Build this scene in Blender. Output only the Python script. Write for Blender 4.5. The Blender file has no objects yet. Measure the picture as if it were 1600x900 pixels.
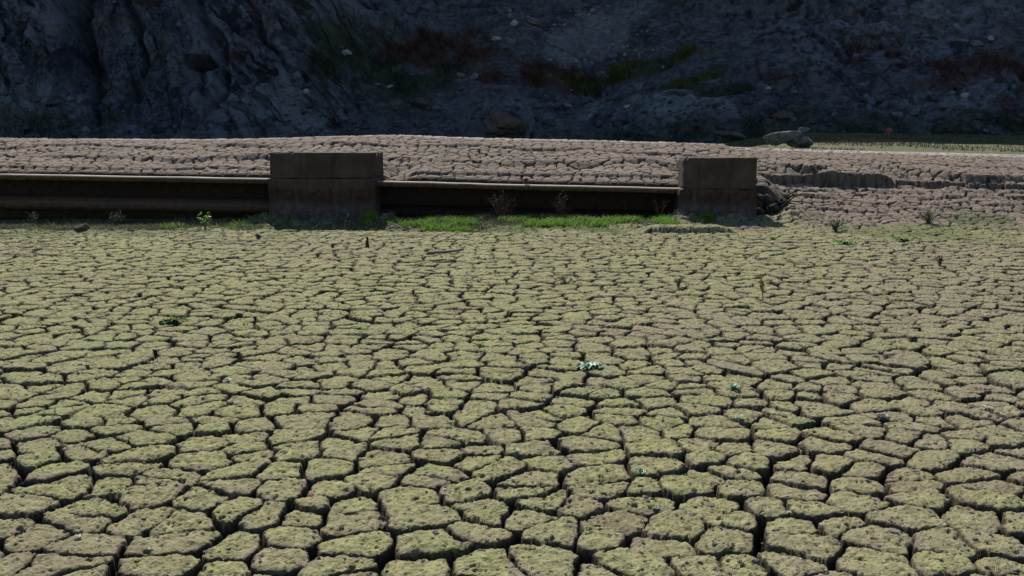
import bpy, bmesh, math, random
import numpy as np
from mathutils import Vector, Matrix

# ------------------------------------------------------------------ camera, sky, sun, exposure
S = bpy.context.scene
COL = S.collection
H = 1.25
F = 1500.0
PITCH = math.atan(222.0 / F)
cam_d = bpy.data.cameras.new('camera')
cam_d.sensor_width = 36.0
cam_d.lens = 36.0 * F / 1600.0
cam_d.clip_start = 0.05
cam_d.clip_end = 2000.0
cam = bpy.data.objects.new('camera', cam_d)
cam.location = (0, 0, H)
cam.rotation_euler = (math.pi / 2 - PITCH, 0, 0)
COL.objects.link(cam)
S.camera = cam

SUN_EL = math.radians(45.0)
SUN_AZ = math.radians(-16.0)          # azimuth from +Y towards +X: the sun is beyond the hill, a little to the left
w = bpy.data.worlds.new("World")
S.world = w
w.use_nodes = True
nt = w.node_tree
nt.nodes.clear()
sky = nt.nodes.new('ShaderNodeTexSky')
sky.sky_type = 'NISHITA'
sky.sun_disc = False
sky.sun_elevation = SUN_EL
sky.sun_rotation = SUN_AZ
sky.altitude = 600
bg = nt.nodes.new('ShaderNodeBackground')
bg.inputs['Strength'].default_value = 0.075
wo = nt.nodes.new('ShaderNodeOutputWorld')
nt.links.new(sky.outputs[0], bg.inputs[0])
nt.links.new(bg.outputs[0], wo.inputs[0])
sd = bpy.data.lights.new('sun', 'SUN')
sd.energy = 5.0
sd.angle = math.radians(0.5)
sd.color = (1.0, 0.95, 0.87)
sun = bpy.data.objects.new('sun', sd)
to_sun = Vector((math.sin(SUN_AZ) * math.cos(SUN_EL), math.cos(SUN_AZ) * math.cos(SUN_EL), math.sin(SUN_EL)))
sun.rotation_euler = to_sun.to_track_quat('Z', 'Y').to_euler()
sun.location = (0, 20, 30)
COL.objects.link(sun)
S.view_settings.view_transform = 'Standard'
S.view_settings.look = 'None'
S.view_settings.exposure = 0.32
S.view_settings.gamma = 1.0
S.view_settings.use_curve_mapping = False

SP, CP = math.sin(PITCH), math.cos(PITCH)


def ray(px, py):
    a = (px - 800.0) / F
    b = -(py - 450.0) / F
    return (a, CP + b * SP, -SP + b * CP)


def at(px, py, Y):
    d = ray(px, py)
    t = Y / d[1]
    return (d[0] * t, Y, H + d[2] * t)


def project(x, y, z):
    zz = z - H
    dep = y * CP - zz * SP
    up = y * SP + zz * CP
    return 800.0 + F * x / dep, 450.0 - F * up / dep, dep


# ------------------------------------------------------------------ noise in numpy
def hsh(ix, iy, seed):
    h = (ix.astype(np.int64) * 374761393 + iy.astype(np.int64) * 668265263 + seed * 974634777) & 0xFFFFFFFF
    h = ((h ^ (h >> 13)) * 1274126177) & 0xFFFFFFFF
    h = ((h ^ (h >> 16)) * 2246822519) & 0xFFFFFFFF
    h = h ^ (h >> 15)
    return (h & 0xFFFFFF).astype(np.float32) / np.float32(0x1000000)


def vn(x, y, seed=0):
    xi = np.floor(x); yi = np.floor(y)
    fx = (x - xi).astype(np.float32); fy = (y - yi).astype(np.float32)
    ux = fx * fx * fx * (fx * (fx * 6 - 15) + 10); uy = fy * fy * fy * (fy * (fy * 6 - 15) + 10)
    xi = xi.astype(np.int64); yi = yi.astype(np.int64)
    a = hsh(xi, yi, seed); b = hsh(xi + 1, yi, seed); c = hsh(xi, yi + 1, seed); d = hsh(xi + 1, yi + 1, seed)
    return (a + (b - a) * ux) * (1 - uy) + (c + (d - c) * ux) * uy * 1.0 - 0.5


def fbm(x, y, f, octv, seed=0, gain=0.5):
    s = 0.0; a = 1.0
    cr, sr = math.cos(0.6), math.sin(0.6)
    x = x * f; y = y * f
    for o in range(octv):
        s = s + a * vn(x, y, seed + o * 17)
        x, y = (x * cr - y * sr) * 2.03 + 13.7, (x * sr + y * cr) * 2.03 + 7.1
        a *= gain
    return s


def sst(a, b, x):
    t = np.clip((x - a) / (b - a), 0, 1)
    return t * t * (3 - 2 * t)


def lerp(a, b, t):
    return a + (b - a) * t


def facets(x, y, f, seed, tilt=0.8):
    """broken rock: every Worley cell is its own tilted plane"""
    X = x * f; Y = y * f
    xi = np.floor(X).astype(np.int64); yi = np.floor(Y).astype(np.int64)
    best = np.full(X.shape, 1e9, np.float32); val = np.zeros(X.shape, np.float32)
    for oy in (-1, 0, 1):
        for ox in (-1, 0, 1):
            cx = xi + ox; cy = yi + oy
            sx = cx + hsh(cx, cy, seed); sy = cy + hsh(cx, cy, seed + 1)
            dx = X - sx; dy = Y - sy
            d = dx * dx + dy * dy
            v = hsh(cx, cy, seed + 2) - 0.5 + tilt * (dx * (hsh(cx, cy, seed + 3) - 0.5) + dy * (hsh(cx, cy, seed + 4) - 0.5))
            m = d < best
            best = np.where(m, d, best); val = np.where(m, v, val)
    return val


def mud_cells(x, y, size, seed, wmul=None):
    """polygonal drying cracks. returns signed distance to crack edge (m), pair width, cell hash, local offset"""
    SX = size * 1.22; SY = size
    X = x / SX; Y = y / SY
    xi = np.floor(X).astype(np.int64); yi = np.floor(Y).astype(np.int64)
    JT = 0.82
    best = np.full(X.shape, 1e9, np.float32)
    ax = np.zeros(X.shape, np.float32); ay = np.zeros(X.shape, np.float32)
    aix = np.zeros(X.shape, np.int64); aiy = np.zeros(X.shape, np.int64)

    def seedpt(cx, cy):
        return (cx + 0.5 + JT * (hsh(cx, cy, seed) - 0.5)) * SX, (cy + 0.5 + JT * (hsh(cx, cy, seed + 1) - 0.5)) * SY

    for oy in (-1, 0, 1):
        for ox in (-1, 0, 1):
            cx = xi + ox; cy = yi + oy
            sx, sy = seedpt(cx, cy)
            d = ((x - sx) ** 2 + (y - sy) ** 2).astype(np.float32)
            m = d < best
            best = np.where(m, d, best)
            ax = np.where(m, sx, ax); ay = np.where(m, sy, ay)
            aix = np.where(m, cx, aix); aiy = np.where(m, cy, aiy)

    # coarse blocks (about 1.5 m): cracks between different blocks open wider
    def block(cx, cy):
        sx, sy = seedpt(cx, cy)
        bx = np.floor(sx / 1.1 + 0.9 * vn(sx * 0.9, sy * 0.9, seed + 60)).astype(np.int64)
        by = np.floor(sy / 0.9 + 0.9 * vn(sx * 0.9 + 40, sy * 0.9, seed + 61)).astype(np.int64)
        return bx * 7919 + by

    ab = block(aix, aiy)
    ah = aix * 131 + aiy * 7
    e = np.full(X.shape, 1e3, np.float32); e2 = np.full(X.shape, 1e3, np.float32)
    wd = np.zeros(X.shape, np.float32)
    for oy in (-2, -1, 0, 1, 2):
        for ox in (-2, -1, 0, 1, 2):
            if ox == 0 and oy == 0:
                continue
            cx = aix + ox; cy = aiy + oy
            sx, sy = seedpt(cx, cy)
            nx = sx - ax; ny = sy - ay
            ln = np.sqrt(nx * nx + ny * ny) + 1e-6
            d = (((ax + sx) * 0.5 - x) * nx + ((ay + sy) * 0.5 - y) * ny) / ln
            r = hsh(ah + cx * 131 + cy * 7, np.abs(aix - cx) * 3 + np.abs(aiy - cy), seed + 9)
            wide = block(cx, cy) != ab
            wp = np.where(wide, 0.011 + 0.026 * r * r, np.where(r < 0.10, 0.002, 0.006 + 0.012 * r * r))
            if wmul is not None: wp = wp * wmul
            ee = d - wp * 0.5
            m = ee < e
            e2 = np.where(m, e, np.minimum(e2, ee))
            e = np.where(m, ee, e); wd = np.where(m, wp, wd)
    kk = 0.032
    hh = np.clip(kk - (e2 - e), 0, kk) / kk
    e = e - hh * hh * kk * 0.25
    return e.astype(np.float32), wd, hsh(aix, aiy, seed + 20), hsh(aix, aiy, seed + 21), hsh(aix, aiy, seed + 22), (x - ax), (y - ay)


# ------------------------------------------------------------------ object helpers
def tag(o, label=None, cat=None, group=None, kind=None):
    if label: o['label'] = label
    if cat: o['category'] = cat
    if group: o['group'] = group
    if kind: o['kind'] = kind
    return o


def empty(name, loc):
    o = bpy.data.objects.new(name, None)
    o.location = loc
    o.empty_display_size = 0.2
    COL.objects.link(o)
    return o


def grid_mesh(name, X, Y, Z, mat, attrs, smooth=True):
    r, c = X.shape
    co = np.stack([X, Y, Z], -1).reshape(-1, 3).astype(np.float32)
    i = np.arange(r * c).reshape(r, c)
    q = np.stack([i[:-1, :-1], i[:-1, 1:], i[1:, 1:], i[1:, :-1]], -1).reshape(-1, 4)
    return raw_mesh(name, co, q, mat, attrs, smooth)


def raw_mesh(name, co, faces, mat, attrs=None, smooth=True, parent=None):
    me = bpy.data.meshes.new(name)
    n = len(faces); k = faces.shape[1]
    me.vertices.add(len(co)); me.vertices.foreach_set('co', np.ascontiguousarray(co, np.float32).ravel())
    me.loops.add(n * k); me.loops.foreach_set('vertex_index', np.ascontiguousarray(faces, np.int32).ravel())
    me.polygons.add(n)
    me.polygons.foreach_set('loop_start', np.arange(0, n * k, k, dtype=np.int32))
    me.polygons.foreach_set('loop_total', np.full(n, k, np.int32))
    me.polygons.foreach_set('use_smooth', np.full(n, smooth, bool))
    for nm, v in (attrs or {}).items():
        a = me.attributes.new(nm, 'FLOAT', 'POINT')
        a.data.foreach_set('value', np.ascontiguousarray(v, np.float32).ravel())
    me.update(calc_edges=True)
    me.materials.append(mat)
    o = bpy.data.objects.new(name, me)
    if parent: o.parent = parent
    COL.objects.link(o)
    return o


def bm_obj(name, bm, mat, parent=None, smooth=False):
    me = bpy.data.meshes.new(name)
    for f in bm.faces: f.smooth = smooth
    bm.to_mesh(me); bm.free()
    me.materials.append(mat)
    o = bpy.data.objects.new(name, me)
    if parent: o.parent = parent
    COL.objects.link(o)
    return o


class Mat:
    def __init__(s, name, rough=0.9, spec=0.25):
        s.m = bpy.data.materials.new(name); s.m.use_nodes = True
        s.t = s.m.node_tree; s.t.nodes.clear()
        s.out = s.n('ShaderNodeOutputMaterial'); s.b = s.n('ShaderNodeBsdfPrincipled')
        s.b.inputs['Roughness'].default_value = rough
        s.b.inputs['Specular IOR Level'].default_value = spec
        s.l(s.b.outputs[0], s.out.inputs[0])
        s.tc = s.n('ShaderNodeTexCoord')

    def n(s, t): return s.t.nodes.new(t)
    def l(s, a, b): s.t.links.new(a, b)

    def noise(s, scale, detail=4, rough=0.6, stretch=None, dist=0.0):
        v = s.tc.outputs['Object']
        if stretch:
            mp = s.n('ShaderNodeMapping'); mp.inputs['Scale'].default_value = stretch
            s.l(v, mp.inputs[0]); v = mp.outputs[0]
        q = s.n('ShaderNodeTexNoise'); q.inputs['Scale'].default_value = scale
        q.inputs['Detail'].default_value = detail; q.inputs['Roughness'].default_value = rough
        q.inputs['Distortion'].default_value = dist
        s.l(v, q.inputs['Vector'])
        return q.outputs['Fac']

    def ramp(s, v, lo, hi, a=0.0, b=1.0):
        r = s.n('ShaderNodeMapRange'); r.interpolation_type = 'SMOOTHSTEP'
        s.l(v, r.inputs['Value'])
        r.inputs['From Min'].default_value = lo; r.inputs['From Max'].default_value = hi
        r.inputs['To Min'].default_value = a; r.inputs['To Max'].default_value = b
        return r.outputs[0]

    def attr(s, name):
        a = s.n('ShaderNodeAttribute'); a.attribute_name = name
        return a.outputs['Fac']

    def math(s, op, a, b):
        q = s.n('ShaderNodeMath'); q.operation = op
        for i, v in enumerate((a, b)):
            if isinstance(v, (int, float)): q.inputs[i].default_value = v
            else: s.l(v, q.inputs[i])
        return q.outputs[0]

    def mix(s, fac, a, b):
        q = s.n('ShaderNodeMix'); q.data_type = 'RGBA'
        if isinstance(fac, (int, float)): q.inputs[0].default_value = fac
        else: s.l(fac, q.inputs[0])
        for i, v in ((6, a), (7, b)):
            if isinstance(v, tuple): q.inputs[i].default_value = (*v, 1)
            else: s.l(v, q.inputs[i])
        return q.outputs[2]

    def col(s, c):
        if isinstance(c, tuple): s.b.inputs['Base Color'].default_value = (*c, 1)
        else: s.l(c, s.b.inputs['Base Color'])

    def bump(s, h, strength, dist):
        q = s.n('ShaderNodeBump'); q.inputs['Strength'].default_value = strength
        q.inputs['Distance'].default_value = dist
        s.l(h, q.inputs['Height']); s.l(q.outputs[0], s.b.inputs['Normal'])

    def z(s):
        q = s.n('ShaderNodeSeparateXYZ'); s.l(s.tc.outputs['Object'], q.inputs[0]); return q.outputs['Z']


# ------------------------------------------------------------------ materials
def mat_ground():
    m = Mat('dried_mud', 0.95, 0.15)
    n1 = m.noise(2.2, 4); n2 = m.noise(28, 5, 0.7); n3 = m.noise(120, 3, 0.7); n4 = m.noise(0.6, 3)
    grey = m.mix(m.ramp(n2, 0.3, 0.7), (0.180, 0.152, 0.104), (0.305, 0.268, 0.198))
    grey = m.mix(m.math('MULTIPLY', m.ramp(n1, 0.52, 0.72), 0.5), grey, (0.27, 0.205, 0.170))
    alg = m.mix(m.ramp(n2, 0.3, 0.72), (0.170, 0.178, 0.072), (0.385, 0.385, 0.182))
    alg = m.mix(m.math('MULTIPLY', m.ramp(n4, 0.5, 0.7), 0.55), alg, (0.240, 0.290, 0.125))
    fa = m.math('MULTIPLY', m.attr('algae'), m.ramp(n3, 0.32, 0.56, 0.35, 1.0))
    fa = m.math('MULTIPLY', fa, m.ramp(n2, 0.22, 0.5, 0.5, 1.0))
    grey = m.mix(m.math('MULTIPLY', m.attr('bank'), 0.8), grey, m.mix(m.ramp(n2, 0.3, 0.7), (0.165, 0.125, 0.104), (0.298, 0.240, 0.206)))
    c = m.mix(fa, grey, alg)
    # dark crumbs of dry plant matter stuck to the plates
    vo = m.n('ShaderNodeTexVoronoi'); vo.inputs['Scale'].default_value = 34.0; m.l(m.tc.outputs['Object'], vo.inputs['Vector'])
    sp = m.n('ShaderNodeSeparateColor'); m.l(vo.outputs['Color'], sp.inputs[0])
    cr = m.math('MULTIPLY', m.ramp(m.math('ADD', vo.outputs['Distance'], m.math('MULTIPLY', m.math('SUBTRACT', n3, 0.5), 0.35)), 0.30, 0.20), m.ramp(m.math('ADD', sp.outputs[0], m.math('MULTIPLY', n1, 0.7)), 0.80, 0.84))
    c = m.mix(m.math('MULTIPLY', cr, 0.85), c, (0.045, 0.042, 0.03))
    stn = m.noise(0.9, 6, 0.7)
    c = m.mix(m.ramp(stn, 0.50, 0.68, 0, 0.4), c, (0.175, 0.140, 0.098))
    c = m.mix(m.math('MULTIPLY', m.attr('pale'), 0.75), c, (0.48, 0.455, 0.43))
    c = m.mix(m.attr('shade_tint'), c, (0.036, 0.031, 0.022))  # painted shade of cracks, scarp and beam recess, as a near-black colour
    g = m.mix(m.ramp(n2, 0.35, 0.7), (0.045, 0.075, 0.022), (0.13, 0.15, 0.06))
    c = m.mix(m.attr('turf'), c, g)
    m.col(c)
    m.bump(m.math('ADD', m.math('MULTIPLY', n2, 0.7), m.math('MULTIPLY', n3, 0.5)), 0.9, 0.02)
    return m.m


def mat_hill():
    m = Mat('hill_rock', 0.9, 0.3)
    n1 = m.noise(0.5, 4); n2 = m.noise(3.5, 6, 0.7); n3 = m.noise(11, 5, 0.8); n4 = m.noise(1.2, 4, stretch=(1.0, 1.0, 0.35))
    tone = m.attr('tone')
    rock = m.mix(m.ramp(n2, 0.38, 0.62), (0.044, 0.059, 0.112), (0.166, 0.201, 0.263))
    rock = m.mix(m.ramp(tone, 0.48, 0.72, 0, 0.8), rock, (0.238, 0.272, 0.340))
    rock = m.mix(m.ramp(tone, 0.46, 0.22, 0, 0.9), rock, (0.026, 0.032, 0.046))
    rock = m.mix(m.math('MULTIPLY', m.ramp(n4, 0.55, 0.75), 0.6), rock, (0.152, 0.098, 0.109))
    rock = m.mix(m.ramp(n3, 0.6, 0.8, 0.0, 0.75), rock, (0.292, 0.331, 0.382))
    n5 = m.math('ADD', m.math('MULTIPLY', n2, 0.45), m.math('MULTIPLY', m.noise(1.6, 6, 0.68, stretch=(0.45, 1.0, 1.7), dist=0.6), 0.55))
    soil = m.mix(m.ramp(n5, 0.40, 0.64), (0.045, 0.061, 0.105), (0.210, 0.231, 0.234))
    soil = m.mix(m.ramp(tone, 0.46, 0.26, 0, 0.8), soil, (0.040, 0.048, 0.057))
    soil = m.mix(m.math('MULTIPLY', m.ramp(n4, 0.55, 0.75), 0.6), soil, (0.182, 0.131, 0.120))
    soil = m.mix(m.ramp(n3, 0.62, 0.74, 0.0, 0.8), soil, (0.390, 0.404, 0.394))
    c = m.mix(m.attr('soil'), rock, soil)
    c = m.mix(m.ramp(m.noise(0.22, 5, 0.65), 0.42, 0.66, 0, 0.55), c, m.mix(m.ramp(n2, 0.3, 0.7), (0.075, 0.105, 0.12), (0.19, 0.235, 0.255)))
    c = m.mix(m.ramp(m.noise(0.35, 5, 0.65, stretch=(1, 1, 1.8)), 0.55, 0.70, 0, 0.5), c, (0.10, 0.078, 0.074))
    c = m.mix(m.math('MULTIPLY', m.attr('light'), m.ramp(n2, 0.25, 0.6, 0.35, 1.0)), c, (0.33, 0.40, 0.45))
    c = m.mix(m.math('MULTIPLY', m.attr('green'), m.ramp(n2, 0.28, 0.55, 0.35, 0.95)), c, m.mix(m.ramp(n3, 0.3, 0.7), (0.030, 0.050, 0.030), (0.090, 0.110, 0.048)))
    c = m.mix(m.math('MULTIPLY', m.attr('red'), m.ramp(n2, 0.28, 0.55, 0.35, 0.95)), c, m.mix(m.ramp(n3, 0.3, 0.7), (0.052, 0.038, 0.040), (0.130, 0.080, 0.072)))
    c = m.mix(m.attr('slab'), c, (0.20, 0.25, 0.34))
    m.col(c)
    m.bump(m.math('ADD', n2, m.math('MULTIPLY', n3, 0.7)), 1.0, 0.25)
    return m.m


def mat_rock(name, a, b, lit_top=None):
    m = Mat(name, 0.92, 0.2)
    n = m.noise(6, 6, 0.7); n2 = m.noise(26, 4, 0.7)
    c = m.mix(m.ramp(n, 0.3, 0.7), a, b)
    c = m.mix(m.ramp(n2, 0.6, 0.75, 0, 0.5), c, tuple(v * 0.5 for v in a))
    m.col(c)
    m.bump(m.math('ADD', n, n2), 0.8, 0.05)
    return m.m


def mat_concrete():
    m = Mat('stained_concrete', 0.92, 0.2)
    n1 = m.noise(1.6, 5, 0.65); n2 = m.noise(9, 6, 0.7); n3 = m.noise(5, 4, 0.6, stretch=(2.2, 2.2, 0.14)); z = m.z()
    top = m.mix(m.ramp(n1, 0.35, 0.65), (0.062, 0.045, 0.035), (0.098, 0.077, 0.063))
    top = m.mix(m.ramp(n3, 0.55, 0.75, 0, 0.6), top, (0.032, 0.021, 0.016))
    top = m.mix(m.ramp(n3, 0.22, 0.36, 0.4, 0.0), top, (0.082, 0.070, 0.064))
    low = m.mix(m.ramp(n2, 0.35, 0.7), (0.058, 0.053, 0.054), (0.135, 0.122, 0.118))
    low = m.mix(m.ramp(n1, 0.50, 0.66, 0, 0.7), low, (0.075, 0.046, 0.034))
    zz = m.math('ADD', z, m.math('MULTIPLY', m.math('SUBTRACT', n1, 0.5), 0.7))
    c = m.mix(m.ramp(zz, 0.14, 0.40), low, top)
    # rusty tide line below the ledge, uneven
    band = m.math('MULTIPLY', m.ramp(zz, 0.22, 0.40), m.ramp(zz, 0.50, 0.58, 1.0, 0.0))
    c = m.mix(m.math('MULTIPLY', band, m.ramp(n2, 0.35, 0.65, 0.2, 0.85)), c, (0.040, 0.017, 0.010))
    # dust lying on ledges and tops
    gn = m.n('ShaderNodeNewGeometry'); sx = m.n('ShaderNodeSeparateXYZ'); m.l(gn.outputs['Normal'], sx.inputs[0])
    c = m.mix(m.ramp(sx.outputs['Z'], 0.35, 0.8, 0, 0.7), c, (0.12, 0.10, 0.085))
    n6 = m.noise(4.0, 6, 0.7, stretch=(1.6, 1.6, 0.35))
    c = m.mix(m.ramp(n6, 0.60, 0.70, 0, 0.55), c, (0.12, 0.105, 0.092))
    c = m.mix(m.ramp(n6, 0.40, 0.30, 0, 0.6), c, (0.022, 0.016, 0.013))
    m.col(c)
    m.bump(m.math('ADD', n2, m.math('MULTIPLY', n3, 0.3)), 0.7, 0.05)
    return m.m


def mat_rust(name, k, lit_top):
    m = Mat(name, 0.8, 0.25)
    n1 = m.noise(1.3, 5, 0.7, stretch=(0.4, 1, 1)); n2 = m.noise(14, 6, 0.75); n3 = m.noise(3.0, 4, 0.6, stretch=(3, 1, 0.2))
    c = m.mix(m.ramp(n2, 0.3, 0.7), (0.052, 0.029, 0.018), (0.145, 0.085, 0.054))
    c = m.mix(m.ramp(n1, 0.5, 0.68, 0, 0.8), c, (0.060, 0.050, 0.042))
    c = m.mix(m.ramp(n3, 0.58, 0.7, 0, 0.5), c, (0.065, 0.026, 0.012))
    gn = m.n('ShaderNodeNewGeometry'); sx = m.n('ShaderNodeSeparateXYZ'); m.l(gn.outputs['Normal'], sx.inputs[0])
    if lit_top: c = m.mix(m.ramp(sx.outputs['Z'], 0.6, 0.95, 0, 0.95), c, (0.36, 0.32, 0.29))   # sunlit top line put into the colour as a pale dusty tone
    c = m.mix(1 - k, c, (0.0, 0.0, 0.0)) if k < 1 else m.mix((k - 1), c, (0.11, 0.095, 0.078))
    m.col(c)
    m.bump(n2, 0.5, 0.01)
    return m.m


def mat_leaf(name, a, b, scale=5.0, rough=0.6, trans=0.0):
    m = Mat(name, rough, 0.3)
    m.col(m.mix(m.ramp(m.noise(scale, 3), 0.35, 0.65), a, b))
    if trans:
        m.b.inputs['Subsurface Weight'].default_value = 0.0
        tr = m.n('ShaderNodeBsdfTranslucent'); tr.inputs['Color'].default_value = (*b, 1)
        mx = m.n('ShaderNodeMixShader'); mx.inputs[0].default_value = trans
        m.l(m.b.outputs[0], mx.inputs[1]); m.l(tr.outputs[0], mx.inputs[2]); m.l(mx.outputs[0], m.out.inputs[0])
    return m.m


M_ground = mat_ground()
M_hill = mat_hill()
M_conc = mat_concrete()
M_rust = mat_rust('rusty_steel', 1.0, True)
M_rust_shaded = mat_rust('shade_dark_rust', 0.25, False)  # rust blackened: shade under the top flange put into its colour
M_rust_mud = mat_rust('mud_coated_rust', 1.2, False)
M_rock_dark = mat_rock('dark_slate', (0.045, 0.048, 0.056), (0.10, 0.105, 0.115))
M_rock_grey = mat_rock('grey_stone', (0.13, 0.13, 0.135), (0.24, 0.235, 0.235))
M_rock_pale = mat_rock('pale_stone', (0.30, 0.31, 0.315), (0.48, 0.49, 0.49))
M_rock_pink = mat_rock('pink_stone', (0.15, 0.115, 0.11), (0.27, 0.215, 0.20))
M_rock_blue = mat_rock('blue_stone', (0.09, 0.115, 0.14), (0.17, 0.21, 0.24))
M_rock_brown = mat_rock('brown_mudstone', (0.085, 0.068, 0.055), (0.15, 0.125, 0.105))
M_rock_scree = mat_rock('scree_stone', (0.17, 0.185, 0.19), (0.32, 0.34, 0.345))
M_straw = mat_leaf('dead_straw', (0.11, 0.095, 0.06), (0.26, 0.23, 0.155), 6.0, 0.8)
M_verge = mat_leaf('olive_verge_grass', (0.035, 0.045, 0.020), (0.090, 0.095, 0.045), 1.5, 0.7)
M_dullleaf = mat_leaf('dull_green_leaf', (0.04, 0.075, 0.02), (0.085, 0.13, 0.04), 20.0, 0.85)
M_dullleaf.node_tree.nodes['Principled BSDF'].inputs['Specular IOR Level'].default_value = 0.05
M_sprout = mat_leaf('sprout_leaf', (0.06, 0.12, 0.04), (0.17, 0.26, 0.10), 8.0, 0.6)
M_clod = mat_rock('grey_mud_clod', (0.13, 0.115, 0.10), (0.26, 0.235, 0.21))
M_boulder = mat_rock('weathered_grey_boulder', (0.085, 0.083, 0.085), (0.24, 0.237, 0.235))
M_grass = mat_leaf('grass_blades', (0.05, 0.12, 0.016), (0.18, 0.33, 0.05), 6.0, 0.6, 0.35)
M_dullgrass = mat_leaf('dull_grass_blades', (0.055, 0.075, 0.04), (0.15, 0.165, 0.10), 2.5, 0.7, 0.25)
M_scrubred = mat_leaf('dry_red_scrub', (0.040, 0.024, 0.022), (0.13, 0.075, 0.060), 2.0)
M_scrubgreen = mat_leaf('olive_scrub', (0.040, 0.060, 0.018), (0.12, 0.14, 0.035), 1.0)
M_scrubdark = mat_leaf('dark_green_scrub', (0.020, 0.040, 0.030), (0.06, 0.085, 0.055), 1.0)
M_teal = mat_leaf('grey_green_leaf', (0.07, 0.20, 0.12), (0.18, 0.33, 0.23), 40.0, 0.5)
M_green = mat_leaf('bright_green_leaf', (0.07, 0.16, 0.03), (0.16, 0.27, 0.05), 30.0, 0.5, 0.3)
M_yellow = mat_leaf('yellow_green_leaf', (0.14, 0.15, 0.03), (0.26, 0.26, 0.06), 30.0, 0.6, 0.2)
M_palelf = mat_leaf('whitish_leaf', (0.34, 0.40, 0.36), (0.52, 0.57, 0.53), 40.0, 0.6)
M_drybrown = mat_leaf('dry_brown_twig', (0.07, 0.038, 0.028), (0.20, 0.12, 0.09), 12.0, 0.8)
M_drydark = mat_leaf('dark_dry_twig', (0.075, 0.04, 0.03), (0.20, 0.115, 0.09), 12.0, 0.85)
M_drygrey = mat_leaf('dry_grey_twig', (0.14, 0.125, 0.11), (0.27, 0.25, 0.225), 12.0, 0.85)
M_wood = mat_rock('weathered_driftwood', (0.16, 0.125, 0.11), (0.28, 0.235, 0.215))
M_darkwood = mat_rock('dark_stick', (0.03, 0.028, 0.022), (0.06, 0.055, 0.045))

# ------------------------------------------------------------------ ground sheet
CREST_PX = np.array([-400, 0, 300, 480, 620, 800, 950, 1100, 1250, 1400, 1600, 2000.0])
CREST_PY = np.array([218, 216.5, 217, 214.5, 212.5, 216, 219.5, 224, 229, 233, 238, 244.0])
YC = 20.6
cr = [at(a, b, YC) for a, b in zip(CREST_PX, CREST_PY)]
CRX = np.array([p[0] for p in cr]); CRZ = np.array([p[2] for p in cr]) - 0.06
BEAM_Y = 15.95
bl = [at(a, b, BEAM_Y) for a, b in ((-300, 268), (0, 272), (415, 279), (600, 283), (1060, 294), (1500, 302))]
BMX = np.array([p[0] for p in bl]); BMZ = np.array([p[2] for p in bl])
# upper edge of the scarp on the right
sc = [at(a, b, 17.6) for a, b in ((1100, 256), (1190, 256), (1300, 258), (1400, 264), (1500, 271), (1600, 277), (1900, 290))]
SCX = np.array([p[0] for p in sc]); SCZ = np.array([p[2] for p in sc])
sb = [at(a, b, 17.45) for a, b in ((1100, 284), (1190, 284), (1300, 285), (1400, 286), (1500, 288), (1600, 293), (1900, 302))]
SBX = np.array([p[0] for p in sb]); SBZ = np.array([p[2] for p in sb])
fe = [at(a, b, 14.4) for a, b in ((-400, 346), (0, 351), (300, 355), (500, 359), (750, 364), (1000, 364), (1180, 362), (1400, 362), (1700, 362))]


def field_edge(x):
    """distance at which the green flat ends, from the pixel row of its far edge on z = 0"""
    px = 800 + x / 14.5 * F
    py = np.interp(px, [-400, 0, 300, 500, 750, 1000, 1180, 1400, 1700], [348, 352, 355, 358, 363, 364, 361, 360, 360])
    d = (450 - py) / F
    return -H * (CP + d * SP) / (-SP + d * CP)


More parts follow.
